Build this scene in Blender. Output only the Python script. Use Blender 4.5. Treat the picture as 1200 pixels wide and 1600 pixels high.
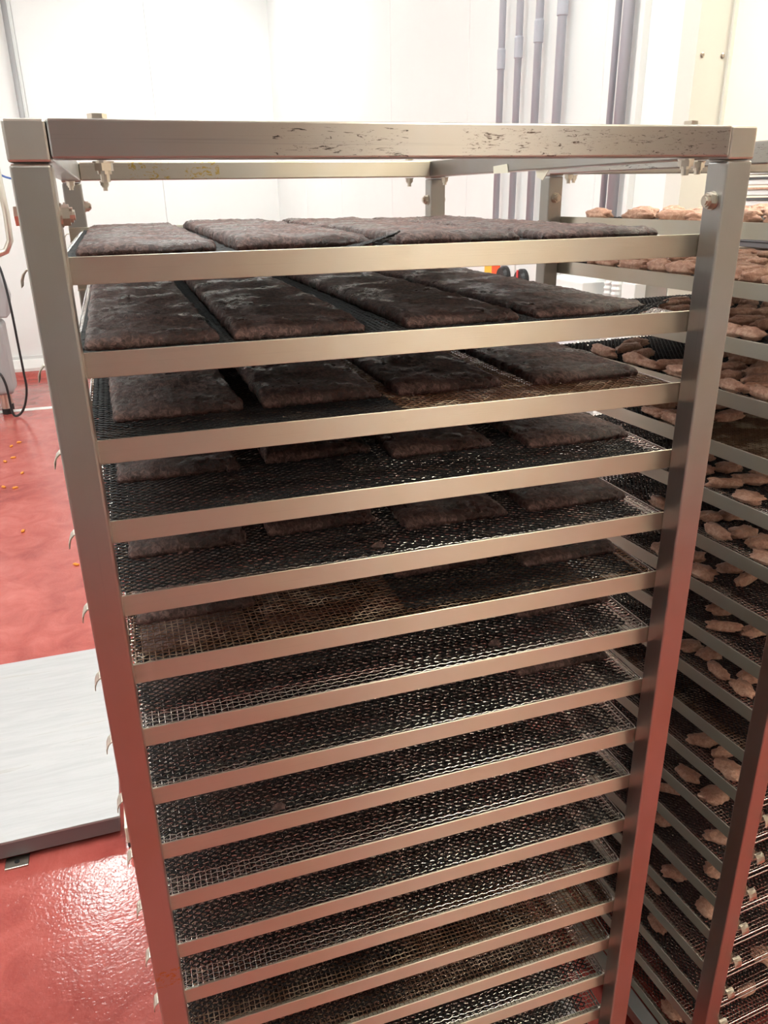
import bpy, bmesh, math, random
from mathutils import Vector, Matrix, noise

# ------------------------------------------------------------------ reset
for o in list(bpy.data.objects):
    bpy.data.objects.remove(o, do_unlink=True)
scene = bpy.context.scene
COL = scene.collection
R = random.Random(7)

# ------------------------------------------------------------------ camera
ZC = 1.963                                   # floor lies this far under the rack datum
CAM = Vector((0.0786, -0.83246, 0.0047 + ZC))
YAW, PITCH, ROLL, FPX = 0.31227, -0.38535, -0.01705, 1224.23
fwd = Vector((math.sin(YAW) * math.cos(PITCH), math.cos(YAW) * math.cos(PITCH), math.sin(PITCH)))
rgt = Vector((math.cos(YAW), -math.sin(YAW), 0))
upv = rgt.cross(fwd)
r2 = math.cos(ROLL) * rgt + math.sin(ROLL) * upv
u2 = -math.sin(ROLL) * rgt + math.cos(ROLL) * upv
cd = bpy.data.cameras.new('camera')
cd.sensor_fit = 'VERTICAL'
cd.sensor_height = 36
cd.lens = FPX / 1600 * 36
cd.clip_start = 0.02
cam = bpy.data.objects.new('camera', cd)
COL.objects.link(cam)
m = Matrix((r2, u2, -fwd)).transposed().to_4x4()
m.translation = CAM
cam.matrix_world = m
scene.camera = cam

# ------------------------------------------------------------------ world, exposure
w = bpy.data.worlds.new('world')
scene.world = w
w.use_nodes = True
w.node_tree.nodes['Background'].inputs[0].default_value = (1, 1, 1, 1)
w.node_tree.nodes['Background'].inputs[1].default_value = 0.05
scene.view_settings.view_transform = 'Standard'
scene.view_settings.look = 'None'
scene.view_settings.gamma = 1
scene.view_settings.use_curve_mapping = False
scene.view_settings.exposure = 0.28
LIGHT_COOL = 23.0      # emission of the ceiling fixtures of this room
LIGHT_WARM = 30.0      # emission of the fixtures of the bay beyond the doorway

# ------------------------------------------------------------------ materials
def mat(name, color=(.8, .8, .8), rough=.5, metal=0., spec=None, emit=None, estr=0.):
    M = bpy.data.materials.new(name)
    M.use_nodes = True
    b = M.node_tree.nodes['Principled BSDF']
    b.inputs['Base Color'].default_value = (*color, 1)
    b.inputs['Roughness'].default_value = rough
    b.inputs['Metallic'].default_value = metal
    if spec is not None:
        b.inputs['Specular IOR Level'].default_value = spec
    if emit:
        b.inputs['Emission Color'].default_value = (*emit, 1)
        b.inputs['Emission Strength'].default_value = estr
    return M

class NT:
    def __init__(s, M):
        s.t = M.node_tree
        s.b = s.t.nodes['Principled BSDF']
    def n(s, typ, **kw):
        x = s.t.nodes.new(typ)
        for k, v in kw.items():
            setattr(x, k, v)
        return x
    def l(s, a, b):
        s.t.links.new(a, b)
    def coord(s, scale=(1, 1, 1), kind='Object', rot=(0, 0, 0), loc=(0, 0, 0)):
        if kind == 'World':
            c = s.n('ShaderNodeNewGeometry').outputs['Position']
        else:
            c = s.n('ShaderNodeTexCoord').outputs[kind]
        mp = s.n('ShaderNodeMapping')
        mp.inputs['Scale'].default_value = scale
        mp.inputs['Rotation'].default_value = rot
        mp.inputs['Location'].default_value = loc
        s.l(c, mp.inputs['Vector'])
        return mp.outputs[0]
    def noise(s, vec, scale=1., detail=4., rough=.55, dist=0.):
        x = s.n('ShaderNodeTexNoise')
        x.inputs['Scale'].default_value = scale
        x.inputs['Detail'].default_value = detail
        x.inputs['Roughness'].default_value = rough
        x.inputs['Distortion'].default_value = dist
        s.l(vec, x.inputs['Vector'])
        return x.outputs['Fac']
    def voro(s, vec, scale=1., feature='F1'):
        x = s.n('ShaderNodeTexVoronoi', feature=feature)
        x.inputs['Scale'].default_value = scale
        s.l(vec, x.inputs['Vector'])
        return x.outputs['Distance']
    def ramp(s, fac, stops):
        x = s.n('ShaderNodeValToRGB')
        e = x.color_ramp.elements
        while len(e) < len(stops):
            e.new(.5)
        for el, (p, c) in zip(e, stops):
            el.position = p
            el.color = (*c, 1) if not isinstance(c, (int, float)) else (c, c, c, 1)
        s.l(fac, x.inputs['Fac'])
        return x.outputs['Color']
    def mix(s, fac, a, b):
        x = s.n('ShaderNodeMix', data_type='RGBA')
        if isinstance(fac, (int, float)):
            x.inputs[0].default_value = fac
        else:
            s.l(fac, x.inputs[0])
        for v, i in ((a, 6), (b, 7)):
            if isinstance(v, tuple):
                x.inputs[i].default_value = (*v, 1)
            else:
                s.l(v, x.inputs[i])
        return x.outputs[2]
    def math(s, op, a, b=0.):
        x = s.n('ShaderNodeMath', operation=op)
        for i, v in enumerate((a, b)):
            if isinstance(v, (int, float)):
                x.inputs[i].default_value = v
            else:
                s.l(v, x.inputs[i])
        return x.outputs[0]
    def bump(s, h, strength=.3, dist=.001):
        x = s.n('ShaderNodeBump')
        x.inputs['Strength'].default_value = strength
        x.inputs['Distance'].default_value = dist
        s.l(h, x.inputs['Height'])
        s.l(x.outputs[0], s.b.inputs['Normal'])
        return x

def steel(name, brush, color=(.425, .42, .405), r0=.26, r1=.40, bstr=.06, stain=None, smudge=0.30, axis=None, aniso=.85):
    M = mat(name, color, .3, 1.)
    t = NT(M)
    big = t.noise(t.coord((7, 7, 7)), 1, 3, .6)
    st = t.noise(t.coord(brush), 1, 3, .7)
    dark = tuple(c * (1 - smudge) for c in color)
    warm = (color[0] * .97, color[1] * .92, color[2] * .83)
    c = t.mix(t.ramp(big, [(.35, 0.), (.7, 1.)]), color, warm)
    sm = t.noise(t.coord(tuple(v * .18 for v in brush), loc=(3, 1, 7)), 1, 5, .7, .6)
    c = t.mix(t.ramp(sm, [(.60, 0.), (.80, 1.)]), c, dark)
    if stain:
        for lo, hi, sc, scol, thr in stain:      # residue smeared inside a box of the part
            x = t.n('ShaderNodeSeparateXYZ')
            t.l(t.coord(), x.inputs[0])
            msk = None
            for i in range(3):
                a = t.math('GREATER_THAN', x.outputs[i], lo[i])
                b = t.math('LESS_THAN', x.outputs[i], hi[i])
                ab = t.math('MULTIPLY', a, b)
                msk = ab if msk is None else t.math('MULTIPLY', msk, ab)
            nz = t.ramp(t.noise(t.coord(sc), 1, 6, .75, 1.2), [(thr, 0.), (thr + .05, 1.)])
            c = t.mix(t.math('MULTIPLY', msk, nz), c, scol)
    t.l(c, t.b.inputs['Base Color'])
    rr = t.n('ShaderNodeMapRange')
    rr.inputs['To Min'].default_value = r0
    rr.inputs['To Max'].default_value = r1
    t.l(t.math('MULTIPLY', t.math('ADD', big, st), .5), rr.inputs['Value'])
    t.l(rr.outputs[0], t.b.inputs['Roughness'])
    t.bump(st, bstr, .0006)
    if axis:                                  # brushed finish: highlights spread across the brushing
        tg = t.n('ShaderNodeTangent', direction_type='RADIAL', axis=axis)
        t.l(tg.outputs[0], t.b.inputs['Tangent'])
        t.b.inputs['Anisotropic'].default_value = aniso
    return M

M_RAIL = steel('steel_rail', (9, 1100, 1100), axis='X', stain=[
    ((.24, -.01, 2.003), (.38, .001, 2.03), (60, 320, 320), (.07, .06, .055), .57),
    ((.44, -.01, 2.003), (.60, .001, 2.03), (60, 320, 320), (.09, .07, .06), .565),
    ((.60, -.01, 2.003), (.79, .001, 2.03), (60, 320, 320), (.09, .08, .07), .575)])
M_RAILY = steel('steel_side_rail', (1100, 9, 1100), axis='Y')
M_BACKRAIL = steel('steel_back_rail', (9, 1100, 1100), axis='X', color=(.55, .53, .47), stain=[
    ((.13, .9, 1.9), (.21, .96, 2.1), (60, 60, 90), (.50, .36, .10), .53),
    ((.24, .9, 1.9), (.31, .96, 2.1), (60, 60, 90), (.50, .36, .10), .54)])
M_RUN = steel('steel_runner', (7, 1300, 1300), color=(.53, .515, .445), r0=.30, r1=.44, bstr=.24, smudge=.28, axis='X', aniso=.9)
M_POST = steel('steel_post', (1000, 1000, 7), color=(.40, .40, .39), r0=.30, r1=.42, bstr=.12, smudge=.25, axis='Z', aniso=.7, stain=[
    ((-.01, -.01, .938), (.04, .01, .970), (90, 90, 130), (.42, .27, .06), .52)])
M_CAP = steel('steel_cap', (60, 60, 60), color=(.50, .49, .46), r0=.3, r1=.5, bstr=.25, smudge=.4)
M_BOLT = mat('bolt_zinc', (.62, .58, .5), .28, 1.)
M_WIRE = mat('wire_steel', (.74, .725, .69), .18, 1.)
M_CHROME = mat('rim_wire_steel', (.75, .74, .72), .2, 1.)

def wire_brown():
    M = mat('wire_brown_residue', (.2, .1, .05), .35, .6)
    t = NT(M)
    f = t.noise(t.coord((16, 16, 16), 'World'), 1, 3, .6)
    t.l(t.ramp(f, [(.36, (.50, .42, .32)), (.5, (.18, .10, .055)), (.65, (.10, .05, .028))]), t.b.inputs['Base Color'])
    t.l(t.ramp(f, [(.36, 1.), (.6, .35)]), t.b.inputs['Metallic'])
    return M
M_WIREB = wire_brown()

def net_mat():
    M = mat('black_netting', (.010, .010, .011), .30)
    t = NT(M)
    f = t.noise(t.coord((30, 30, 30), 'World'), 1, 3, .6)
    t.l(t.ramp(f, [(.5, (.008, .008, .009)), (.75, (.028, .020, .016))]), t.b.inputs['Base Color'])
    return M
M_NET = net_mat()
M_NET.node_tree.nodes['Principled BSDF'].inputs['Roughness'].default_value = .5
M_NET.node_tree.nodes['Principled BSDF'].inputs['Specular IOR Level'].default_value = .28

def meat_mat(name, c0, c1, c2, sc=(60, 22, 60), rough=(.25, .6), bstr=.9, bd=.004, kind='Object'):
    M = mat(name, c0, .45)
    t = NT(M)
    v = t.coord(sc, kind)
    f = t.noise(v, 1, 6, .68, .7)
    g = t.noise(t.coord((14, 14, 14), kind), 1, 4, .6)
    fine = t.noise(t.coord(tuple(s * 6 for s in sc), kind), 1, 4, .7, .4)
    c = t.ramp(t.math('ADD', t.math('MULTIPLY', f, .6), t.math('MULTIPLY', g, .4)), [(.34, c0), (.5, c1), (.66, c2)])
    t.l(c, t.b.inputs['Base Color'])
    rr = t.n('ShaderNodeMapRange')
    rr.inputs['From Min'].default_value = .42
    rr.inputs['From Max'].default_value = .56
    rr.inputs['To Min'].default_value = rough[0]
    rr.inputs['To Max'].default_value = rough[1]
    t.l(g, rr.inputs['Value'])
    t.l(rr.outputs[0], t.b.inputs['Roughness'])
    t.bump(t.math('ADD', f, t.math('MULTIPLY', fine, .35)), bstr, bd)
    t.b.inputs['Specular IOR Level'].default_value = .45
    return M
M_SLAB = meat_mat('dried_meat', (.018, .009, .0075), (.068, .034, .028), (.29, .168, .142), sc=(200, 90, 200), rough=(.22, .55), bstr=1., bd=.0035)
M_NUG = meat_mat('raw_meat', (.31, .15, .10), (.53, .295, .205), (.71, .48, .36), sc=(130, 130, 130), rough=(.28, .5), bstr=.8, bd=.003)

def floor_mat():
    M = mat('red_epoxy', (.42, .045, .035), .2)
    t = NT(M)
    big = t.noise(t.coord((.9, .9, .9), 'World'), 1, 4, .6, .4)
    mid = t.noise(t.coord((6, 6, 6), 'World'), 1, 5, .65, .8)
    c = t.ramp(t.math('ADD', t.math('MULTIPLY', big, .5), t.math('MULTIPLY', mid, .5)),
               [(.36, (.27, .048, .040)), (.5, (.39, .084, .070)), (.64, (.48, .13, .108))])
    t.l(c, t.b.inputs['Base Color'])
    t.l(t.ramp(big, [(.38, .08), (.6, .2)]), t.b.inputs['Roughness'])
    b1 = t.noise(t.coord((85, 85, 85), 'World'), 1, 2, .5, .3)
    b2 = t.noise(t.coord((9, 9, 9), 'World'), 1, 2, .5)
    h = t.math('ADD', b1, t.math('MULTIPLY', b2, 1.2))
    t.bump(h, .5, .0016)
    return M
M_FLOOR = floor_mat()

def wall_mat(name, col, rough=.5):
    M = mat(name, col, rough)
    t = NT(M)
    f = t.noise(t.coord((1.3, 1.3, 1.3), 'World'), 1, 4, .6)
    lo = tuple(c * .97 for c in col)
    t.l(t.ramp(f, [(.35, lo), (.65, col)]), t.b.inputs['Base Color'])
    g = t.noise(t.coord((4, 4, 4), 'World'), 1, 2, .5)
    t.bump(g, .08, .01)
    return M
M_WALL = wall_mat('white_panel', (.84, .86, .845))
M_WARM = wall_mat('cream_panel', (.88, .86, .78))
M_GREYW = wall_mat('grey_panel', (.22, .22, .22), .4)
M_CEIL = wall_mat('ceiling_panel', (.8, .8, .79), .5)
M_CURB = wall_mat('white_curb', (.80, .79, .76), .4)
M_SEAL = mat('grey_sealant', (.66, .66, .65), .6)
M_PVC = mat('grey_pvc', (.46, .47, .525), .4)
M_WPLAST = mat('white_plastic', (.80, .80, .78), .35)
M_BLACK = mat('black_rubber', (.012, .012, .013), .45)
M_DARKG = mat('dark_grey', (.10, .10, .105), .5)
M_GREYP = mat('grey_paint', (.36, .36, .36), .45)
M_YEL = mat('yellow_plate', (.85, .50, .03), .4)
M_ORG = mat('orange_plate', (.85, .10, .015), .4)
M_RED = mat('red_pointer', (.7, .06, .06), .4)
M_PAPER = mat('cream_tape', (.78, .74, .60), .7)
M_CRUMB = mat('orange_crumb', (.75, .25, .02), .5)
M_LIGHT = mat('lamp_diffuser', (1, 1, 1), .5, emit=(.935, 1.0, .965), estr=LIGHT_COOL)
M_LIGHTW = mat('lamp_diffuser_warm', (1, 1, 1), .5, emit=(1.0, .92, .76), estr=LIGHT_WARM)
M_HOUS = mat('lamp_housing', (.7, .7, .7), .5)
M_BLUE = mat('blue_cable', (.05, .12, .35), .4)

def scale_mat():
    M = mat('scuffed_plate', (.62, .62, .61), .42, .15)
    t = NT(M)
    f = t.noise(t.coord((2.2, 26, 10), 'World', rot=(0, 0, .12)), 1, 6, .7, .5)
    d = t.noise(t.coord((5, 14, 5), 'World', loc=(4, 2, 0)), 1, 5, .7, 1.)
    c = t.ramp(f, [(.3, (.36, .36, .365)), (.6, (.43, .43, .435)), (.72, (.33, .315, .29))])
    c = t.mix(t.ramp(d, [(.66, 0.), (.74, 1.)]), c, (.28, .27, .26))
    t.l(c, t.b.inputs['Base Color'])
    t.bump(f, .25, .002)
    return M
M_SCALE = scale_mat()
M_SCALESIDE = mat('scale_skirt', (.20, .19, .20), .45, .3)

# ------------------------------------------------------------------ mesh helpers
class MB:
    """collects shapes for one mesh object"""
    def __init__(s):
        s.v = []
        s.f = []
    def add(s, vs, fs):
        o = len(s.v)
        s.v += [tuple(v) for v in vs]
        s.f += [tuple(i + o for i in f) for f in fs]
        return s
    def box(s, x0, x1, y0, y1, z0, z1):
        vs = [(x, y, z) for x in (x0, x1) for y in (y0, y1) for z in (z0, z1)]
        s.add(vs, [(0, 1, 3, 2), (4, 6, 7, 5), (0, 4, 5, 1), (2, 3, 7, 6), (0, 2, 6, 4), (1, 5, 7, 3)])
        return s
    def prism(s, poly, axis, a0, a1):
        n = len(poly)
        def P(p, a):
            return {'x': (a, p[0], p[1]), 'y': (p[0], a, p[1]), 'z': (p[0], p[1], a)}[axis]
        vs = [P(p, a0) for p in poly] + [P(p, a1) for p in poly]
        fs = [tuple(range(n - 1, -1, -1)), tuple(range(n, 2 * n))]
        fs += [(i, (i + 1) % n, n + (i + 1) % n, n + i) for i in range(n)]
        s.add(vs, fs)
        return s
    def tube(s, pts, r, n=8, closed=False, cap=True):
        pts = [Vector(p) for p in pts]
        N = len(pts)
        rings = []
        prev = None
        for i, p in enumerate(pts):
            a = pts[(i - 1) % N] if (closed or i > 0) else p
            b = pts[(i + 1) % N] if (closed or i < N - 1) else p
            t = (b - a).normalized()
            if prev is None:
                ref = Vector((0, 0, 1)) if abs(t.z) < .9 else Vector((1, 0, 0))
                nx = t.cross(ref).normalized()
            else:
                nx = (prev - t * prev.dot(t)).normalized()
            prev = nx
            ny = t.cross(nx)
            rr = r[i] if isinstance(r, (list, tuple)) else r
            rings.append([p + nx * (rr * math.cos(2 * math.pi * k / n)) + ny * (rr * math.sin(2 * math.pi * k / n)) for k in range(n)])
        vs = [q for ring in rings for q in ring]
        fs = []
        for i in range(N if closed else N - 1):
            j = (i + 1) % N
            for k in range(n):
                k2 = (k + 1) % n
                fs.append((i * n + k, i * n + k2, j * n + k2, j * n + k))
        if cap and not closed:
            fs.append(tuple(range(n - 1, -1, -1)))
            fs.append(tuple((N - 1) * n + k for k in range(n)))
        s.add(vs, fs)
        return s
    def lathe(s, prof, c, axis='z', n=20):
        """prof: (radius, height) list"""
        vs = []
        for r_, h in prof:
            for k in range(n):
                a = 2 * math.pi * k / n
                x, y = r_ * math.cos(a), r_ * math.sin(a)
                vs.append({'z': (c[0] + x, c[1] + y, c[2] + h), 'x': (c[0] + h, c[1] + x, c[2] + y), 'y': (c[0] + x, c[1] + h, c[2] + y)}[axis])
        fs = []
        for i in range(len(prof) - 1):
            for k in range(n):
                k2 = (k + 1) % n
                fs.append((i * n + k, i * n + k2, (i + 1) * n + k2, (i + 1) * n + k))
        fs.append(tuple(range(n - 1, -1, -1)))
        fs.append(tuple((len(prof) - 1) * n + k for k in range(n)))
        s.add(vs, fs)
        return s
    def mesh(s, name, material, smooth=False, bevel=0., seg=2):
        me = bpy.data.meshes.new(name)
        me.from_pydata(s.v, [], s.f)
        bm = bmesh.new()
        bm.from_mesh(me)
        bmesh.ops.recalc_face_normals(bm, faces=bm.faces)
        if bevel:
            es = [e for e in bm.edges if len(e.link_faces) == 2 and e.calc_face_angle() > .6]
            bmesh.ops.bevel(bm, geom=es, offset=bevel, segments=seg, profile=.5, affect='EDGES', clamp_overlap=True)
        bm.to_mesh(me)
        bm.free()
        me.materials.append(material)
        if smooth:
            for p in me.polygons:
                p.use_smooth = True
        return me
    def build(s, name, material, parent=None, **kw):
        return link(name, s.mesh(name, material, **kw), parent)

def link(name, me, parent=None):
    o = bpy.data.objects.new(name, me)
    COL.objects.link(o)
    if parent is not None:
        o.parent = parent
    return o
def tag(o, label=None, cat=None, group=None, kind=None):
    if label: o['label'] = label
    if cat: o['category'] = cat
    if group: o['group'] = group
    if kind: o['kind'] = kind
    return o
def empty(name, loc=(0, 0, 0), rz=0.):
    o = bpy.data.objects.new(name, None)
    COL.objects.link(o)
    o.empty_display_size = .05
    o.location = loc
    o.rotation_euler = (0, 0, rz)
    return o
def copy_tree(o, parent=None):
    c = o.copy()
    COL.objects.link(c)
    c.parent = parent
    for ch in o.children:
        copy_tree(ch, c)
    return c
def ordinal(n):
    ones = ['', 'first', 'second', 'third', 'fourth', 'fifth', 'sixth', 'seventh', 'eighth', 'ninth', 'tenth', 'eleventh', 'twelfth', 'thirteenth',
            'fourteenth', 'fifteenth', 'sixteenth', 'seventeenth', 'eighteenth', 'nineteenth']
    if n < 20:
        return ones[n]
    tens, o_ = divmod(n, 10)
    return (['', '', 'twentieth', 'thirtieth', 'fortieth'][tens] if o_ == 0 else ['', '', 'twenty', 'thirty', 'forty'][tens] + '-' + ones[o_])
ORD = ['top', 'second', 'third', 'fourth', 'fifth', 'sixth', 'seventh', 'eighth', 'ninth', 'tenth', 'eleventh', 'twelfth',
       'thirteenth', 'fourteenth', 'fifteenth', 'sixteenth', 'seventeenth', 'eighteenth', 'nineteenth', 'twentieth']

# ------------------------------------------------------------------ the room
XL, XR, YB, YF, ZCEIL = -4.2, 2.10, 9.43, -3.6, 4.6
XBAY = 5.2
YJ = 1.80                                    # the right wall ends here in a door jamb
tag(MB().box(XL - .2, XBAY + .2, YF - .2, YB + .2, -.06, 0).build('floor', M_FLOOR), kind='structure')
tag(MB().box(XL - .2, XBAY + .2, YF - .2, YB + .2, ZCEIL, ZCEIL + .1).build('ceiling', M_CEIL), kind='structure')
wb = MB().box(XL - .2, XR + .13, YB + .04, YB + .16, 0, ZCEIL).build('wall_back', M_SEAL)
tag(wb, kind='structure')
seams = [XL - .1, -3.3, -1.95, -.60, .74, XR + .03]
for a, b in zip(seams[:-1], seams[1:]):
    MB().box(a + .0012, b - .0012, YB, YB + .05, .21, ZCEIL).build('panel', M_WALL, wb, bevel=.003, seg=1)
wr = MB().box(XR + .04, XR + .13, YJ + .01, YB + .1, 0, ZCEIL).build('wall_right', M_SEAL)
tag(wr, kind='structure')
ys = [YJ + .01, 2.38, 3.75, 5.1, 6.5, 7.9, YB + .001]
for a, b in zip(ys[:-1], ys[1:]):
    MB().box(XR, XR + .05, a + .0015, b - .0015, .21, ZCEIL).build('panel', M_WALL, wr, bevel=.003, seg=1)
tag(MB().box(XL - .15, XL, YF - .1, YB + .1, 0, ZCEIL).build('wall_left', M_WALL), kind='structure')
tag(MB().box(XL - .1, XBAY + .1, YF - .15, YF, 0, ZCEIL).build('wall_front', M_GREYW), kind='structure')
dr = tag(MB().box(1.35, 2.75, YF, YF + .05, 0, 2.9).build('door_reflector_1', M_WARM), kind='structure')  # unseen door and frame, added so the runners reflect a bright centre
MB().box(1.27, 1.35, YF, YF + .07, 0, 2.98).build('door_reflector_frame', M_GREYP, dr)
MB().box(2.75, 2.83, YF, YF + .07, 0, 2.98).build('door_reflector_frame', M_GREYP, dr)
MB().box(1.35, 2.75, YF, YF + .07, 2.9, 2.98).build('door_reflector_frame', M_GREYP, dr)
tag(MB().box(XBAY, XBAY + .12, YF - .1, YB, 0, ZCEIL).build('wall_bay', M_WARM), kind='structure')
tag(MB().box(XR + .12, XBAY + .05, 6.2, 6.32, 0, ZCEIL).build('wall_bay_back', M_WARM), kind='structure')
# white kerb and red cove at the foot of the back wall
tag(MB().prism([(YB + .04, 0), (YB - .10, 0), (YB - .10, .11), (YB - .06, .20), (YB - .01, .21), (YB + .04, .21)], 'x', XL, XR).build('baseboard_back', M_CURB), kind='structure')
tag(MB().box(XL, XR, YB - .012, YB + .002, .212, .24).build('trim_1', M_SEAL), kind='structure')
tag(MB().prism([(YB - .10, 0), (YB - .20, 0), (YB - .15, .015), (YB - .115, .05), (YB - .10, .075)], 'x', XL, XR).build('trim_2', M_FLOOR), kind='structure')
tag(MB().box(XR - .06, XR + .04, YJ + .02, YB - .1, 0, .20).build('baseboard_right', M_CURB, bevel=.02), kind='structure')
# pale strip across the red floor
tag(MB().box(XL, XR - .1, 7.62, 7.72, -.01, .003).build('trim_3', M_CURB), kind='structure')
# door jamb at the end of the right wall
jb = MB()
jb.prism([(XR - .004, YJ + .085), (XR - .004, YJ - .006), (XR + .142, YJ - .006), (XR + .142, YJ + .06), (XR + .131, YJ + .06), (XR + .131, YJ + .004), (XR - .0005, YJ + .004), (XR - .0005, YJ + .085)], 'z', 0, 3.29)
jb.prism([(XR + .128, YJ - .016), (XR + .142, YJ - .016), (XR + .142, YJ - .0055), (XR + .128, YJ - .0055)], 'z', 0, 3.29)
jam = tag(jb.build('trim_4', mat('jamb_steel', (.72, .71, .64), .4)), kind='structure')
for z in (1.0, 1.65, 2.40, 3.0):
    for x in (XR + .022, XR + .108):
        MB().lathe([(.009, 0), (.009, -.002), (.005, -.005)], (x, YJ - .006, z), 'y', 12).build('screw', M_BOLT, jam, smooth=False)
tag(MB().box(XR - .009, XR - .004, YJ + .0, YJ + .15, .02, 1.62).build('trim_5', steel('kick_plate', (80, 80, 80), r0=.25, r1=.5, bstr=.8)), kind='structure')
# lintel over the doorway
tag(MB().box(XR, XR + .13, YF, YJ - .006, 3.3, ZCEIL).build('wall_lintel', M_WALL), kind='structure')

# ceiling light fixtures
def fixture(x, y, lab, m_=M_LIGHT, lx=.62, ly=1.25):
    t = tag(empty('ceiling_light', (x, y, ZCEIL)), lab, 'light', 'ceiling light panels')
    MB().box(-lx / 2 - .03, lx / 2 + .03, -ly / 2 - .03, ly / 2 + .03, -.06, 0).build('housing', M_HOUS, t)
    MB().box(-lx / 2, lx / 2, -ly / 2, ly / 2, -.072, -.060).build('diffuser', m_, t)
for x, y, l in [(-.76, 6.1, 'ceiling light panel above the glint on the red floor'),
                (-3.0, 6.1, 'ceiling light panel near the back left corner of the room'),
                (1.0, 7.6, 'ceiling light panel near the pipes on the right wall'),
                (-.9, 1.9, 'ceiling light panel above the floor scale'),
                (.55, 1.0, 'ceiling light panel above the two racks'),
                (-3.0, 1.9, 'ceiling light panel beside the left wall'),
                (-2.6, -2.0, 'ceiling light panel at the front left corner')]:
    fixture(x, y, l)
fixture(1.9, -2.0, 'warm ceiling light panel in front of the doorway', M_LIGHTW, .9, 1.25)
fixture(3.7, .6, 'warm ceiling light panel in the bay beyond the doorway', M_LIGHTW, .8, 1.6)
fixture(3.7, 3.6, 'warm ceiling light panel deep in the bay', M_LIGHTW, .8, 1.6)

# ------------------------------------------------------------------ tray racks
P, W, D = .036, .8165, .993
ZT = .0721 + ZC
Z1, SP, NL = -.048 + ZC, .09446, 20
ZB = .052                                    # underside of the bottom frame
def hexbolt(t, c, axis, length, rh=.0088, hh=.0065):
    """hex head at one end, nut and thread at the other; c = middle of the clamped tube"""
    ax = 'xyz'.index(axis)
    mb = MB()
    def cyl(r_, a0, a1, n, rot=0.):
        pts = []
        for a in (a0, a1):
            for k in range(n):
                t = 2 * math.pi * k / n + rot
                p = [0, 0, 0]
                p[ax] = a
                p[(ax + 1) % 3] = r_ * math.cos(t)
                p[(ax + 2) % 3] = r_ * math.sin(t)
                pts.append((c[0] + p[0], c[1] + p[1], c[2] + p[2]))
        fs = [tuple(range(n)), tuple(range(n, 2 * n))] + [(k, (k + 1) % n, n + (k + 1) % n, n + k) for k in range(n)]
        mb.add(pts, fs)
    h = P / 2
    s_ = 1 if length > 0 else -1
    L = abs(length)
    cyl(rh, -s_ * (h + hh * .6), -s_ * h, 6)
    mb.build('bolt_head', M_BOLT, t)
    mb = MB()
    cyl(rh * 1.12, s_ * h, s_ * (h + .0018), 16)
    cyl(rh, s_ * (h + .0018), s_ * (h + .0018 + hh), 6, .3)
    cyl(rh * .72, s_ * (h + .0018 + hh), s_ * (h + .0018 + hh + .003), 12)
    cyl(rh * .5, s_ * h, s_ * (h + L), 10)
    mb.build('nut', M_BOLT, t)

def runner_mesh(back):
    f = (lambda b: D - b) if back else (lambda b: b)
    mb = MB()
    def bx(a0, a1, b0, b1, z0, z1):
        y = sorted((f(b0), f(b1)))
        mb.box(a0, a1, y[0], y[1], z0, z1)
    prof = [(P, -.027), (P + .024, -.027), (P + .024, -.0245), (P + .0025, -.0245), (P + .0025, 0), (P, 0)]
    poly = [(f(b), z) for b, z in prof]
    if back:
        poly = poly[::-1]
    mb.prism(poly, 'x', 0, W)
    for a0, a1 in ((-.012, 0.), (W, W + .012)):          # flared guide tips past the posts
        s_ = -1 if a0 < 0 else 1
        e_ = 0. if a0 < 0 else W
        pr = [(0, -.0095), (.005, -.0105), (.009, -.0145), (.0115, -.0205), (.0120, -.0275), (.0110, -.0275), (.0100, -.0212), (.0078, -.0160), (.0045, -.0122), (0, -.0112)]
        pr = [(e_ + s_ * a_, z) for a_, z in pr]
        y = sorted((f(P + .001), f(P + .020)))
        mb.prism(pr, 'y', y[0], y[1])
    return mb.mesh('runner', M_RUN, bevel=.0007, seg=1)

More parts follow.
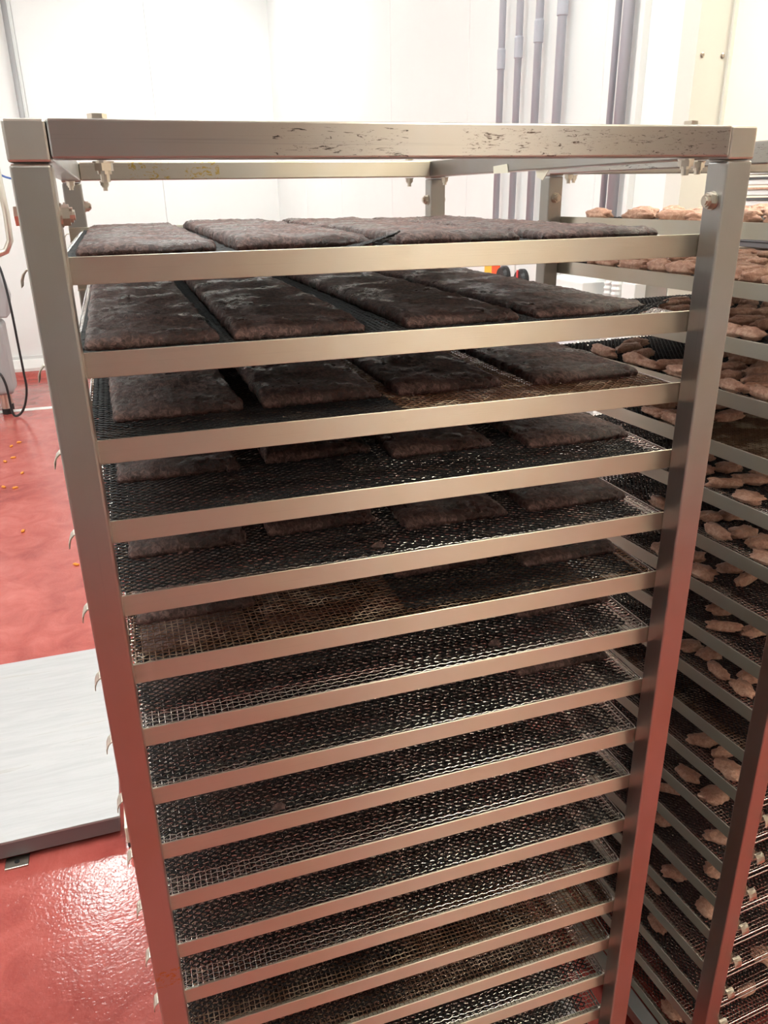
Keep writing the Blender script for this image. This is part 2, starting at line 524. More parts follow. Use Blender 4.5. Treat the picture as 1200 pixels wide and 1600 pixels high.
def make_rack(label):
    t = tag(empty('tray_rack'), label, 'rack', 'steel tray racks')
    for x in (0, W - P):
        for y in (0, D - P):
            MB().box(x, x + P, y, y + P, ZB, ZT - P - .001).build('post', M_POST, t, bevel=.003, seg=3)
            MB().box(x - .0004, x + P + .0004, y - .0004, y + P + .0004, ZT - P, ZT).build('corner_block', M_CAP, t, bevel=.0025, seg=2)
    e = .0012
    for y, mt in ((0, M_RAIL), (D - P, M_BACKRAIL)):
        MB().box(P + .0008, W - P - .0008, y - e, y + P, ZT - P + .003, ZT).build('top_rail', mt, t, bevel=.002, seg=2)
        MB().box(P + .0008, W - P - .0008, y, y + P, ZB, ZB + P).build('bottom_rail', M_RAIL, t, bevel=.002, seg=2)
    for x in (0, W - P):
        MB().box(x, x + P, P + .0008, D - P - .0008, ZT - P + .003, ZT).build('top_rail', M_RAILY, t, bevel=.002, seg=2)
        MB().box(x, x + P, P + .0008, D - P - .0008, ZB, ZB + P).build('bottom_rail', M_RAILY, t, bevel=.002, seg=2)
    rf, rb_ = runner_mesh(False), runner_mesh(True)
    for i in range(NL):
        for me in (rf, rb_):
            o = link('runner', me, t)
            o.location = (0, 0, Z1 - SP * i)
    # bolts: down through the top rails, sideways through the posts
    for y in (P / 2, D - P / 2):
        for x in (.081, W - .081):
            hexbolt(t, (x, y, ZT - P / 2 + .0015), 'z', -.018)
        for x, s_ in ((P / 2, 1), (W - P / 2, -1)):
            hexbolt(t, (x, y, ZC - .009), 'x', s_ * .013, rh=.0098, hh=.0065)
    for x in (P / 2, W - P / 2):
        for y in (.075, D - .075):
            hexbolt(t, (x, y, ZT - P / 2 + .0015), 'z', -.016, rh=.0078)
    # casters
    for x in (P / 2 + .01, W - P / 2 - .01):
        for y in (P / 2 + .02, D - P / 2 - .02):
            c_ = MB().box(x - .018, x + .018, y - .022, y + .022, ZB - .004, ZB)
            c_.box(x - .014, x - .0115, y - .012, y + .012, .018, ZB - .003)
            c_.box(x + .0115, x + .014, y - .012, y + .012, .018, ZB - .003)
            fk = c_.build('caster', M_BOLT, t)
            MB().lathe([(.015, -.010), (.023, -.008), (.023, .008), (.015, .010)], (x, y, .0235), 'x', 24).build('wheel', M_DARKG, fk)
    return t

# ---- trays: crimped wire mesh on a double wire rim
TA0, TA1, TB0, TB1 = .0235, .7885, .0415, .9505
PITCH_W = .008
TZ = -.0075                                  # mesh level below the runner's top edge
def mesh_wire():
    mb = MB()
    na = int((TA1 - TA0) / PITCH_W)
    nb = int((TB1 - TB0) / PITCH_W)
    r_ = .00072
    am = .00065
    V, F = [], []
    def strand(pts, horiz):
        o = len(V)
        for (x, y, z) in pts:
            if horiz:
                V.extend([(x, y - r_, z - r_ * .6), (x, y + r_, z - r_ * .6), (x, y, z + r_)])
            else:
                V.extend([(x - r_, y, z - r_ * .6), (x + r_, y, z - r_ * .6), (x, y, z + r_)])
        for i in range(len(pts) - 1):
            a = o + 3 * i
            for k in range(3):
                k2 = (k + 1) % 3
                F.append((a + k, a + k2, a + 3 + k2, a + 3 + k))
    # gentle sag of the sheet between its supports
    def sag(x, y):
        return -.003 * math.sin(math.pi * (x - TA0) / (TA1 - TA0)) * math.sin(math.pi * (y - TB0) / (TB1 - TB0)) + .0006 * math.sin(x * 31 + y * 17)
    rn = random.Random(3)
    for j in range(nb + 1):
        y = TB0 + j * PITCH_W
        dy = rn.uniform(-.0006, .0006)
        strand([(TA0 + i * PITCH_W, y + dy + (.0006 if (i + j) % 2 else -.0006), sag(TA0 + i * PITCH_W, y) + (am if (i + j) % 2 else -am)) for i in range(na + 1)], True)
    for i in range(na + 1):
        x = TA0 + i * PITCH_W
        dx = rn.uniform(-.0006, .0006)
        strand([(x + dx, TB0 + j * PITCH_W, sag(x, TB0 + j * PITCH_W) + (-am if (i + j) % 2 else am)) for j in range(nb + 1)], False)
    me = bpy.data.meshes.new('wire_mesh')
    me.from_pydata(V, [], F)
    for p in me.polygons:
        p.use_smooth = True
    return me
ME_WIRE = mesh_wire()
ME_WIRE.materials.append(M_WIRE)
ME_WIREB = ME_WIRE.copy()
ME_WIREB.materials.clear()
ME_WIREB.materials.append(M_WIREB)
def rim_loop(mb, z, r_):
    c = .008
    pts = []
    for (x, y, a0) in ((TA1 - c, TB0 + c, -90), (TA1 - c, TB1 - c, 0), (TA0 + c, TB1 - c, 90), (TA0 + c, TB0 + c, 180)):
        for k in range(4):
            a = math.radians(a0 + 30 * k)
            pts.append((x + c * math.cos(a), y + c * math.sin(a), z))
    mb.tube(pts, r_, 6, closed=True)
rim = MB()
rim_loop(rim, 0, .0017)
rim_loop(rim, -.0135, .0019)
for k in range(9):
    y = TB0 + .02 + k * (TB1 - TB0 - .04) / 8
    for x in (TA0, TA1):
        rim.tube([(x, y, 0), (x, y, -.0135)], .0013, 5)
ME_RIM = rim.mesh('rim', M_CHROME, smooth=True)

def make_tray(me):
    t = empty('wire_tray')
    link('rim', ME_RIM, t)
    tag(link('wire_mesh', me, t), kind='stuff')
    return t

# ---- plastic netting mats: diamond cells
MATW, MATL = .374, .866
def net_mesh(name, curl=None, seed=1):
    a, b = .0138, .0104
    na, nb = int(MATW / a), int(MATL / b) * 2
    rn = random.Random(seed)
    V, F = [], []
    def h(x, y):
        z = .0012 * noise.noise(Vector((x * 14, y * 14, seed))) + .0009 * noise.noise(Vector((x * 60, y * 60, seed)))
        if curl:
            z += curl(x, y)
        return z
    def node(i, j):
        x = i * a + (a / 2 if j % 2 else 0)
        y = j * b / 2
        return Vector((x, y, h(x, y)))
    def strand(p, q, w0, hgt):
        d = (q - p)
        d.normalize()
        s_ = Vector((-d.y, d.x, 0)) * w0
        u_ = Vector((0, 0, hgt))
        o = len(V)
        mid = (p + q) / 2
        for c_, ww in ((p, 1.25), (mid, .8), (q, 1.25)):
            V.extend([c_ - s_ * ww, c_ + u_ * ww, c_ + s_ * ww])
        for m_ in (0, 3):
            for k in range(3):
                k2 = (k + 1) % 3
                F.append((o + m_ + k, o + m_ + k2, o + m_ + 3 + k2, o + m_ + 3 + k))
    for j in range(nb):
        for i in range(na):
            p = node(i, j)
            if j % 2 == 0:
                strand(p, node(i, j + 1), .00120, .0017)
                if i > 0:
                    strand(p, node(i - 1, j + 1), .00120, .0017)
            else:
                strand(p, node(i, j + 1), .00120, .0017)
                if i + 1 < na:
                    strand(p, node(i + 1, j + 1), .00120, .0017)
    me = bpy.data.meshes.new(name)
    me.from_pydata([tuple(v) for v in V], [], F)
    me.materials.append(M_NET)
    for p_ in me.polygons:
        p_.use_smooth = True
    return me
ME_NET = net_mesh('netting')
def curl_corner(cx, cy, rad, amp):
    def f(x, y):
        d = math.hypot(x - cx, y - cy)
        return amp * max(0., 1 - d / rad) ** 1.6
    return f
ME_NETC = net_mesh('netting_curled', curl_corner(MATW, 0, .09, .022), 2)

rack1 = make_rack('large stainless tray rack in front carrying dark meat slabs')
TH2 = .07662
c2, s2 = math.cos(TH2), math.sin(TH2)
X2, Y2 = 1.06713, .04559
rack2 = copy_tree(rack1)
rack2['label'] = 'stainless tray rack at the right holding small pink meat pieces'
rack2.location = (X2 - s2 * W, Y2 + c2 * W, 0)
rack2.rotation_euler = (0, 0, TH2 - math.pi / 2)

def put(o, rack, a, b, z, rz=0.):
    """place a thing at rack coordinates (a along the runners, b depth)"""
    if rack == 1:
        o.location = (a, b, z)
        o.rotation_euler = (0, 0, rz)
    else:
        th = TH2 - math.pi / 2
        o.location = (rack2.location.x + a * math.cos(th) - b * math.sin(th), rack2.location.y + a * math.sin(th) + b * math.cos(th), z)
        o.rotation_euler = (0, 0, th + rz)

tray_p = make_tray(ME_WIRE)
tray_b = make_tray(ME_WIREB)
used = set()
def tray(rack, i, brown):
    src = tray_b if brown else tray_p
    if src in used:
        o = copy_tree(src)
    else:
        o = src
        used.add(src)
    put(o, rack, 0, 0, Z1 - SP * i + TZ)
    who = 'front rack with meat slabs' if rack == 1 else 'right rack with small meat pieces'
    tag(o, 'wire mesh tray on the %s runner of the %s' % (ORD[i] if i else 'topmost', who), 'tray', 'wire trays of the ' + who)
BROWN1 = {2, 5, 12, 13}
BROWN2 = {4, 10}
for i in range(NL):
    tray(1, i, i in BROWN1)
    tray(2, i, i in BROWN2)

# netting mats: (rack, level, half, front margin, curled)
def net(rack, i, half, margin, curl=False, da=0., rz=0.):
    o = link('netting_mat', ME_NETC if curl else ME_NET)
    a = .028 if half == 0 else .028 + .3665 + R.uniform(0, .005)
    put(o, rack, a + da, TB0 + margin, Z1 - SP * i + TZ + .0014, rz)
    who = 'front rack' if rack == 1 else 'right rack'
    side = ('left', 'right')[half] if rack == 1 else ('far', 'near')[half]
    tag(o, 'black plastic netting mat on the %s half of the %s tray of the %s' % (side, ORD[i], who), 'netting mat', 'netting mats on the trays')
WR = [3, 1, 1, 1, 2, 3, 6, 2, 2, 5, 1, 5, 4, 3, 6, 3, 3, 4, 2, 3]
for i in range(NL):
    for half in (0, 1):
        if (i, half) in ((2, 1), (5, 0), (12, 1), (13, 1)):
            continue
        mg = .003 + WR[i] * .0062 * (1. if half == 0 else R.choice((.5, .8, 1.)))
        net(1, i, half, min(mg, .02 + .003 * WR[i]), curl=(i == 1 and half == 1) or (i == 0 and half == 0), rz=R.uniform(-.006, .006))
    for half in (0, 1):
        if i in (4,) and half == 1:
            continue
        net(2, i, half, .004 + R.choice((0, .008, .018, .024, .020)), rz=R.uniform(-.006, .006))

# ------------------------------------------------------------------ meat slabs
def slab_mesh(wd, ln, th, seed, nu=44, nv=150):
    V, F = [], []
    def edge(t, k):
        return .0050 * noise.noise(Vector((t * 60, k * 9.1, seed))) + .0042 * noise.noise(Vector((t * 170, k * 5.3, seed + 4))) + .0045 * noise.noise(Vector((t * 12, k, seed)))
    def prof(t):
        t = min(1., abs(t))
        return (1 - t ** 36) ** .5
    def spread(k, n):                       # more rows near the rims
        t = -1 + 2 * k / n
        return math.copysign(1 - (1 - abs(t)) ** 1.6, t)
    for layer in (0, 1):
        for j in range(nv + 1):
            v = spread(j, nv)
            for i in range(nu + 1):
                u = spread(i, nu)
                x = u * wd / 2
                y = v * ln / 2
                ex = edge(y, 1 if u < 0 else 2) * abs(u) ** 4
                ey = edge(x, 3 if v < 0 else 4) * abs(v) ** 10
                x2_, y2_ = x + math.copysign(ex, u) if u else x, y + (math.copysign(ey, v) if v else 0)
                hgt = prof(u) * prof(v)
                if layer == 0:
                    n1 = noise.noise(Vector((x * 26, y * 18, seed * 3.3)))
                    n2 = noise.noise(Vector((x * 140, y * 70, seed * 1.7)))
                    n3 = noise.noise(Vector((x * 300, y * 210, seed * 2.7)))
                    z = th * (.30 + .70 * hgt) + (.0024 * n1 + .0016 * n2 + .0012 * n3) * (.3 + .7 * hgt)
                    # side walls stay rough
                    V.append((x2_, y2_, max(z, .001)))
                else:
                    V.append((x2_ * .985, y2_ * .997, .0))
    n = (nu + 1) * (nv + 1)
    def id_(i, j, l):
        return l * n + j * (nu + 1) + i
    for j in range(nv):
        for i in range(nu):
            F.append((id_(i, j, 0), id_(i + 1, j, 0), id_(i + 1, j + 1, 0), id_(i, j + 1, 0)))
            F.append((id_(i, j, 1), id_(i, j + 1, 1), id_(i + 1, j + 1, 1), id_(i + 1, j, 1)))
    for i in range(nu):
        F.append((id_(i, 0, 1), id_(i + 1, 0, 1), id_(i + 1, 0, 0), id_(i, 0, 0)))
        F.append((id_(i, nv, 0), id_(i + 1, nv, 0), id_(i + 1, nv, 1), id_(i, nv, 1)))
    for j in range(nv):
        F.append((id_(0, j, 0), id_(0, j + 1, 0), id_(0, j + 1, 1), id_(0, j, 1)))
        F.append((id_(nu, j, 1), id_(nu, j + 1, 1), id_(nu, j + 1, 0), id_(nu, j, 0)))
    me = bpy.data.meshes.new('meat_slab')
    me.from_pydata(V, [], F)
    me.materials.append(M_SLAB)
    for p_ in me.polygons:
        p_.use_smooth = True
    return me
SLN = .76
SLABS = [slab_mesh(.148, SLN, .0125 + .0015 * (k % 3), 10 + k * 7) for k in range(6)]
FRONT = {0: [.10, .10, .10, .09], 1: [.075, .075, .08, .085], 2: [.125, .125, .125, .112], 3: [.178, .19, .15, .122], 4: [.148, .158, .114, .112],
         5: [.142, .20, .155, .122], 6: [.22, .24, .22, .133], 7: [.25, .25, .24, .112]}
COLA = [[.118, .295, .487, .680], [.104, .277, .479, .668], [.121, .308, .488, .690]]      # top tray, second tray, the others
POS = ['leftmost', 'second from left', 'third from left', 'rightmost']
k = 0
for i in range(8):
    for c_ in range(4):
        o = link('meat_slab', SLABS[(k * 5 + i) % 6])
        k += 1
        aw = COLA[min(i, 2)][c_] + R.uniform(-.003, .003)
        rz = R.uniform(-.010, .010)
        if (i, c_) == (2, 0): rz = .02
        b = FRONT[i][c_] + SLN / 2
        put(o, 1, aw, b, Z1 - SP * i + TZ + .0026, rz)
        o.scale = (1.0 + R.uniform(-.03, .03) + (.06 if c_ == 3 else 0) - (.05 if c_ == 0 and i < 2 else 0), 1, 1)
        tag(o, 'dark brown meat slab, %s on the %s tray of the front rack' % (POS[c_], ORD[i]), 'meat slab', 'dark meat slabs in the front rack')
# crumbs left on the mesh
def lump(name, rx, ry, rz_, seed, material, amp=.25, freq=2.2, n=14, m_=8, flat=.55, px=1.):
    V, F = [], []
    for j in range(m_ + 1):
        ph = math.pi * j / m_
        for i in range(n):
            t = 2 * math.pi * i / n
            d = Vector((math.sin(ph) * math.cos(t), math.sin(ph) * math.sin(t), math.cos(ph)))
            s_ = 1 + amp * noise.noise(d * freq + Vector((seed * 3.1, seed, 0))) + amp * .5 * noise.noise(d * freq * 2.6 + Vector((seed, seed * 2.2, 5)))
            z = d.z * s_
            if z < 0: z *= flat
            V.append((math.copysign(abs(d.x) ** px, d.x) * s_ * rx, d.y * s_ * ry, z * rz_ + rz_ * flat * .92))
    for j in range(m_):
        for i in range(n):
            i2 = (i + 1) % n
            F.append((j * n + i, (j + 1) * n + i, (j + 1) * n + i2, j * n + i2))
    me = bpy.data.meshes.new(name)
    me.from_pydata(V, [], F)
    me.materials.append(material)
    bm = bmesh.new(); bm.from_mesh(me)
    bmesh.ops.remove_doubles(bm, verts=bm.verts, dist=1e-6)
    bmesh.ops.recalc_face_normals(bm, faces=bm.faces)
    bm.to_mesh(me); bm.free()
    for p_ in me.polygons:
        p_.use_smooth = True
    return me
for (i, a, b, lab) in [(4, .36, .07, 'fifth'), (6, .54, .075, 'seventh'), (11, .19, .13, 'twelfth'), (8, .20, .055, 'ninth')]:
    o = link('meat_crumb', lump('meat_crumb', .010, .006, .006, i * 3 + 1, M_SLAB, .5))
    put(o, 1, a, b, Z1 - SP * i + TZ + .0028)
    tag(o, 'small brown meat crumb lying alone on the %s tray of the front rack' % lab, 'crumb', 'meat crumbs on the trays')

# ------------------------------------------------------------------ meat pieces on the right rack
FING = [lump('meat_piece', .034 + .003 * (k % 3), .0125 + .001 * (k % 2), .0120, k * 1.7 + 2, M_NUG, .36, 1.7, 24, 14, .75, .62) for k in range(7)]
PATT = [lump('meat_piece', .034 + .003 * (k % 2), .023 + .002 * (k % 3), .0105, k * 2.3 + 31, M_NUG, .40, 2.1, 26, 14, .7, .8) for k in range(7)]
NUG = {1: [(.007, .638), (.086, .665), (.053, .55), (.12, .561), (.241, .622), (.146, .488), (.069, .42), (.451, .636), (.444, .575), (.35, .546), (.274, .439), (.16, .361), (.20, .32), (.08, .245), (.066, .29),
           (.17, .64), (.33, .60), (.22, .54), (.30, .50), (.36, .45), (.20, .41), (.27, .36), (.12, .31), (.17, .25), (.25, .28), (.07, .19), (.15, .19), (.07, .48), (.16, .42), (.40, .38), (.34, .33)],
       2: [(.202, .591), (.264, .631), (.406, .602), (.372, .531), (.304, .474), (.375, .47), (.23, .418), (.285, .405), (.171, .344), (.171, .299), (.067, .28), (.07, .239), (.171, .527), (.10, .60), (.31, .56), (.40, .41), (.33, .35), (.24, .31), (.11, .185), (.16, .22)],
       3: [(.055, .62), (.197, .68), (.141, .636), (.107, .551), (.058, .519), (.06, .476), (.262, .416), (.172, .375), (.107, .309), (.142, .273), (.193, .31), (.064, .254), (.086, .213), (.06, .172), (.093, .444), (.06, .384), (.24, .34), (.30, .50)],
       4: [(.108, .476), (.066, .444), (.09, .415), (.06, .376), (.173, .353), (.18, .50), (.25, .44)],
       5: [(.156, .318), (.100, .33), (.08, .25), (.068, .18), (.144, .248), (.20, .262), (.07, .42), (.16, .40)],
       6: [(.115, .307), (.165, .297), (.065, .236), (.114, .217), (.107, .168), (.066, .113), (.07, .40), (.10, .36)],
       7: [(.066, .26), (.135, .25), (.12, .198), (.07, .37), (.10, .33)],
       8: [(.126, .252), (.081, .193), (.119, .16)],
       9: [(.088, .282), (.105, .241), (.069, .182), (.071, .121), (.125, .145)],
       11: [(.083, .204), (.098, .155), (.069, .11)], 12: [(.069, .216), (.075, .145)], 13: [(.088, .272), (.082, .118)],
       14: [(.085, .28), (.088, .12), (.342, .217)], 15: [(.08, .211), (.074, .106), (.29, .161)], 16: [(.072, .269), (.285, .121)],
       17: [(.074, .238), (.247, .069)], 18: [(.202, .069)], 19: [(.072, .149)]}
top = []
for kx in range(6):
    for ky in range(7):
        top.append((.075 + kx * .095 + R.uniform(-.012, .012), .10 + ky * .095 + R.uniform(-.02, .02)))
NUG[0] = top
for j in range(5, 20):                                    # further pieces deeper on the sparse trays
    NUG.setdefault(j, [])
    for q in range(4):
        p = (.42 + .13 * q + R.uniform(-.03, .03), R.uniform(.10, .70))
        NUG[j].append(p)
k = 0
for j in sorted(NUG):
    kept = []
    for (lx, ly) in NUG[j]:
        lx = max(lx, .062)
        ly = min(max(ly, .06), .76)
        dense = j < 5
        o = link('meat_piece', (FING if dense else (PATT if k % 4 else FING))[k % 7])
        k += 1
        rz = (R.uniform(-.25, .25) if dense else R.uniform(-.7, .7))
        put(o, 2, W - ly, lx, Z1 - SP * j + TZ + .0030, 0)
        if dense and lx > .09:                            # long axis runs across the tray
            o.rotation_euler.z += math.pi / 2 + rz
        else:
            o.rotation_euler.z += math.pi / 2 - .35 + rz * .8
        if lx < .075:                                     # against the runner: lie along it
            o.rotation_euler.z = TH2 - math.pi / 2 + R.uniform(-.15, .15)
        s_ = R.uniform(.88, 1.1)
        if not dense: s_ *= .84
        o.scale = (s_, s_ * R.uniform(.9, 1.1), R.uniform(.9, 1.15))
        kept.append((lx, ly, o))
    front = sorted([q for q in kept if q[0] <= .40], key=lambda q: q[1])
    deep = sorted([q for q in kept if q[0] > .40], key=lambda q: q[1])
    for row, wh in ((front, 'on'), (deep, 'deep inside')):
        for n_, (lx, ly, o) in enumerate(row):
            tag(o, 'pink meat piece %s the right rack\'s %s tray, %s from the near post' % (wh, ORD[j], ordinal(n_ + 1)),
                'meat piece', 'meat pieces on the %s tray of the right rack' % ORD[j])

# ------------------------------------------------------------------ tape flaps on the top rail
tp = MB()
tp.prism([(.57, ZT - P + .001), (.63, ZT - P + .001), (.632, ZT - P + .014), (.575, ZT - P + .016)], 'x', W - P - .0015, W - P - .0006)
tag(tp.build('tape_flap', M_PAPER), 'white tape patch stuck to the inside of the right top rail', 'tape')
tp = MB()
tp.prism([(.43, ZT - P + .002), (.475, ZT - P + .002), (.47, ZT - P - .009), (.45, ZT - P - .014)], 'x', W - P + .004, W - P + .0052)
tag(tp.build('tape_flap', M_PAPER), 'cream tape flap hanging below the right top rail', 'tape')

# ------------------------------------------------------------------ floor scale on the left
sc = tag(empty('floor_scale', (-.75, 1.93, 0)), 'low floor scale with scuffed white plate on the red floor', 'scale')
hw, y0, y1 = .605, 1.365 - 1.93, 2.487 - 1.93
MB().box(-hw, hw, y0, y1, .074, .084).build('plate', M_SCALE, sc, bevel=.002)
MB().box(-hw + .006, hw - .006, y0 + .004, y0 + .012, .018, .074).build('skirt', M_SCALESIDE, sc)
MB().box(-hw + .006, hw - .006, y1 - .012, y1 - .004, .018, .074).build('skirt', M_SCALESIDE, sc)
for sx in (-hw + .006, hw - .014):
    MB().box(sx, sx + .008, y0 + .012, y1 - .012, .018, .074).build('skirt', M_SCALESIDE, sc)
for fx in (-hw + .1, hw - .1):
    for fy in (y0 + .1, y1 - .1):
        MB().lathe([(.03, 0), (.03, .012), (.012, .014), (.012, .074)], (fx, fy, 0), 'z', 16).build('foot', M_BOLT, sc)
tb = MB().box(.245, .315, y0 - .035, y0 + .014, .0, .006)
tb2 = tb.build('mounting_tab', M_BOLT, sc, bevel=.0015)
MB().lathe([(.008, 0), (.008, .0015)], (.28, y0 - .012, .006), 'z', 14).build('bolt_hole_shade', M_BLACK, tb2)  # black disc laid on the tab as the shade inside its hole
jbx = tag(empty('junction_box', (-.112, 1.36, 0)), 'small cream box on the floor beside the scale corner', 'box')
MB().box(-.02, .03, -.06, .06, .02, .085).build('body', M_PAPER, jbx, bevel=.004)
MB().box(-.018, .028, -.055, .055, .0, .021).build('base', M_DARKG, jbx)

# ------------------------------------------------------------------ machine and cable at the far left
mc = tag(empty('processing_machine', (-1.25, 7.6, 0)), 'grey steel machine with tube guard standing before the back wall', 'machine')
MB().box(-.55, .23, -.12, .25, .20, .90).build('body', M_GREYP, mc, bevel=.05, seg=4)
MB().prism([(-.5, .93), (.29, .93), (.33, 1.12), (.28, 1.40), (-.5, 1.40)], 'y', -.06, .20).build('hopper', M_GREYP, mc, bevel=.015)
tube = [(-.1, 0, 2.30), (.36, 0, 2.30), (.43, 0, 2.24), (.44, 0, 1.85), (.43, 0, 1.62), (.38, 0, 1.53), (.30, 0, 1.50), (-.1, 0, 1.50)]
MB().tube(tube, .030, 12).build('tube_guard', M_BOLT, mc, smooth=True)
MB().box(-.12, -.04, .0, .06, 1.40, 2.33).build('column', M_GREYP, mc, bevel=.01)
for lx in (-.48, .12):
    for ly in (-.02, .18):
        MB().lathe([(.04, 0), (.04, .21)], (lx, ly, 0.0), 'z', 16).build('leg', M_BOLT, mc, smooth=False)
        MB().lathe([(.045, 0), (.045, .055)], (lx, ly, 0.0), 'z', 16).build('foot', M_BLACK, mc)
cab = [(-1.0, 7.56, 1.50), (-.93, 7.45, 1.38), (-.90, 7.40, 1.08), (-.895, 7.40, .65), (-.893, 7.40, .42), (-.895, 7.40, .27), (-.93, 7.40, .13), (-.98, 7.40, .04), (-1.035, 7.40, .012), (-1.06, 7.40, .05), (-1.065, 7.40, .2), (-1.07, 7.40, .32), (-1.10, 7.42, .42), (-1.16, 7.47, .45)]
def smooth_path(pts, n=6):
    out = []
    for i in range(len(pts) - 1):
        p0, p1, p2, p3 = (Vector(pts[max(0, min(len(pts) - 1, i + k_))]) for k_ in (-1, 0, 1, 2))
        for q in range(n):
            t = q / n
            out.append(.5 * ((2 * p1) + (p2 - p0) * t + (2 * p0 - 5 * p1 + 4 * p2 - p3) * t * t + (3 * p1 - p0 - 3 * p2 + p3) * t ** 3))
    out.append(Vector(pts[-1]))
    return out
tag(MB().tube(smooth_path(cab), .0115, 8).build('power_cable', M_BLACK, smooth=True), 'black cable looping down to the red floor by the machine', 'cable')
tag(MB().tube(smooth_path([(-1.6, 8.6, 2.42), (-1.1, 8.6, 2.34), (-.86, 8.6, 2.19), (-.60, 8.6, 2.17), (-.30, 8.9, 2.3)]), .010, 8).build('air_hose', M_BLUE, smooth=True), 'thin blue hose above the machine at the left edge', 'hose')
tag(MB().tube([(-.66, YB - .05, .0), (-.66, YB - .05, ZCEIL)], .028, 12).build('wall_conduit', M_GREYP, smooth=True), 'thin grey vertical conduit on the back wall', 'conduit')
# crumbs on the floor
for q, (x, y) in enumerate([(-.922, 6.431), (-.974, 6.331), (-.978, 5.885), (-.924, 5.971), (-.817, 5.521), (-.918, 5.223), (-.835, 5.177), (-.705, 4.272), (-.364, 3.63)]):
    o = link('floor_crumb', lump('floor_crumb', .022, .012, .010, q + 50, M_CRUMB, .4, n=10, m_=6))
    o.location = (x, y, 0)
    o.rotation_euler.z = q * 1.1
    tag(o, 'small orange crumb on the red floor, %s nearest to the floor scale' % ordinal(9 - q), 'crumb', 'orange crumbs on the floor')
# steel plate on the floor between the racks
tag(MB().box(.60, .955, .30, .80, 0, .006).build('floor_plate', M_GREYP, bevel=.001, seg=1), 'grey flat plate on the floor between the two racks', 'plate')

# ------------------------------------------------------------------ pipes on the right wall
def pipe(y, r_, zc, lab, z0=1.62):
    x = XR - .045
    t = tag(empty('vertical_pipe', (x, y, z0)), lab, 'pipe', 'grey pipes on the right wall')
    MB().lathe([(r_, 0), (r_, ZCEIL - z0)], (0, 0, 0), 'z', 20).build('pipe', M_PVC, t, smooth=True)
    if zc:
        MB().lathe([(r_ * 1.02, -.047), (r_ * 1.22, -.044), (r_ * 1.22, .040), (r_ * 1.02, .047)], (0, 0, zc - z0), 'z', 20).build('coupling', M_PVC, t, smooth=False)
    for zz in (3.4,):
        MB().box(-r_ * 1.05, .045, -r_ * 1.25, r_ * 1.25, zz - z0 - .012, zz - z0 + .012).build('clip', M_WPLAST, t)
pipe(3.25, .0170, 2.585, 'grey pipe with the lowest coupling, leftmost of four', 1.70)
pipe(3.065, .0172, 2.610, 'grey pipe with coupling, second of four from the left', 1.70)
pipe(2.87, .0182, 2.645, 'grey pipe with coupling, third of four from the left', 1.70)
pipe(2.665, .0200, 2.715, 'grey pipe with the highest coupling, fourth from the left', 1.62)
pipe(2.235, .0130, None, 'thin plain grey pipe beside the thick pipe near the jamb', 1.62)
pipe(2.165, .0215, None, 'thick plain grey pipe nearest the doorway jamb', 1.62)
tag(MB().box(XR - .03, XR, 2.085, 2.115, 1.5, ZCEIL).build('cable_trunking', M_WPLAST, bevel=.002), 'narrow white trunking strip beside the thick pipe', 'trunking')

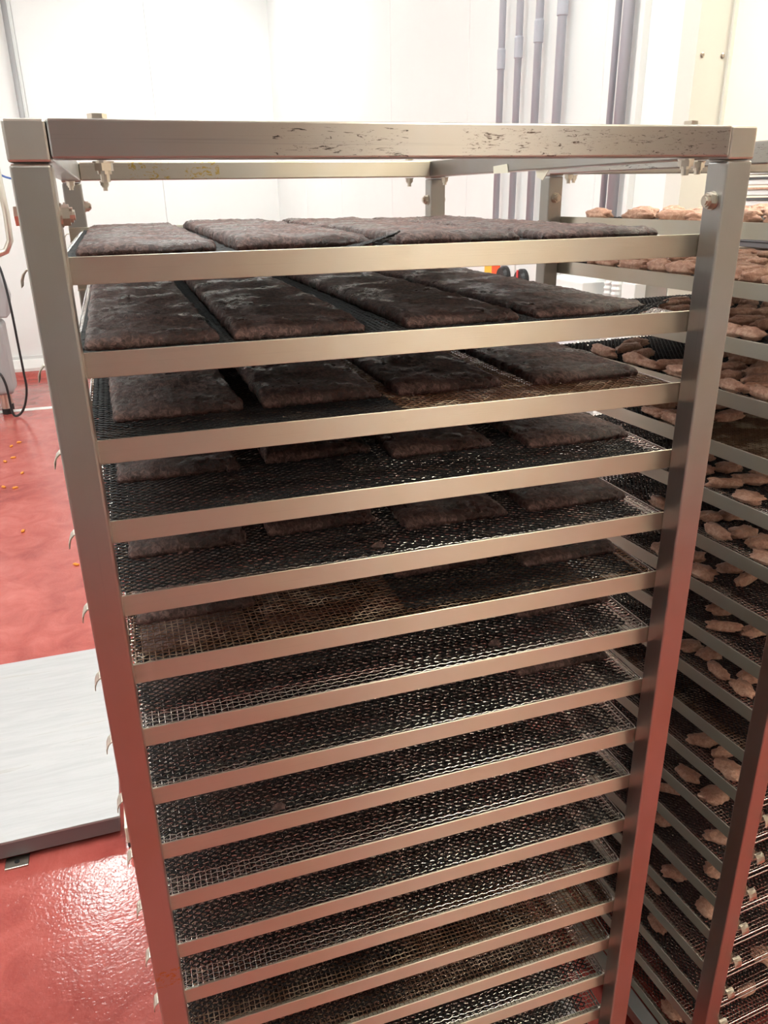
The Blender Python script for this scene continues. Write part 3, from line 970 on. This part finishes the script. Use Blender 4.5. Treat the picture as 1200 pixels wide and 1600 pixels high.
# electrical gear under the pipes
def enclosure(y0_, y1_, z0_, z1_, dx, lab, m_=M_WPLAST, name='electrical_box', parts=()):
    t = tag(empty(name, (XR, (y0_ + y1_) / 2, z0_)), lab, 'electrical box')
    h = (y1_ - y0_) / 2
    MB().box(-dx, 0, -h, h, 0, z1_ - z0_).build('body', m_, t, bevel=.004)
    return t, h
e1, h = enclosure(2.90, 3.28, 1.36, 1.70, .10, 'isolator box with yellow and orange plates and a black knob')
MB().box(-.106, -.10, .06, .15, .03, .31).build('yellow_plate', M_YEL, e1)
MB().box(-.106, -.10, -.03, .06, .03, .31).build('orange_plate', M_ORG, e1)
MB().lathe([(.055, 0), (.055, -.02), (.045, -.035)], (-.10, -.10, .20), 'x', 24).build('knob', M_BLACK, e1)
e2, h = enclosure(2.62, 2.885, 1.36, 1.69, .10, 'white isolator box with black rotary knob and red pointer')
kn = MB().lathe([(.055, 0), (.055, -.02), (.045, -.035)], (-.10, .04, .20), 'x', 24).build('knob', M_BLACK, e2)
MB().box(-.140, -.134, .034, .046, .20, .25).build('pointer', M_RED, kn)
e3, h = enclosure(2.22, 2.58, .95, 1.60, .12, 'large white cabinet below the pipes')
MB().box(-.126, -.12, -.16, .16, .03, .62).build('door', wall_mat('cabinet_door', (.70, .72, .75), .35), e3, bevel=.002)
e4, h = enclosure(1.93, 2.02, .9, 1.62, .06, 'narrow white trunking box next to the jamb')
for q, y in enumerate((2.150, 2.095)):
    pts, rr = [], []
    for k_ in range(70):
        z = .9 + k_ * .0105
        pts.append((XR - .035, y, z))
        rr.append(.021 if k_ % 2 else .017)
    tag(MB().tube(pts, rr, 14).build('flexible_conduit', M_WPLAST, smooth=False), ('left' if q == 0 else 'right') + ' one of two white corrugated conduits beside the cabinet', 'conduit')

# ------------------------------------------------------------------ tray stack in the doorway behind the right rack
ct = tag(empty('steel_cart', (2.52, 1.42, 0)), 'steel cart behind the right rack carrying stacked trays', 'cart')
MB().box(-.32, .32, -.26, .26, .12, 1.50).build('body', M_GREYP, ct, bevel=.01)
for cx in (-.26, .26):
    for cy in (-.2, .2):
        MB().lathe([(.05, -.015), (.06, -.012), (.06, .012), (.05, .015)], (cx, cy, .06), 'x', 18).build('wheel', M_DARKG, ct)
for q in range(17):
    o = empty('stacked_tray', (2.52 + R.uniform(-.004, .004), 1.42 + R.uniform(-.004, .004), 1.50 + q * .034), R.uniform(-.01, .01))
    mt = (M_WPLAST, M_WPLAST, M_DARKG)[q % 3] if q < 13 else M_WPLAST
    MB().box(-.30, .30, -.24, .24, .0, .020).build('tray_body', mt, o, bevel=.003, seg=1)
    MB().box(-.305, .305, -.245, .245, .0205, .0265).build('tray_lip', M_NUG if q % 2 else M_DARKG, o)
    tag(o, '%s flat tray from the top of the stack behind the right rack' % ('first' if q == 16 else ORD[16 - q]), 'tray', 'stacked trays behind the right rack')
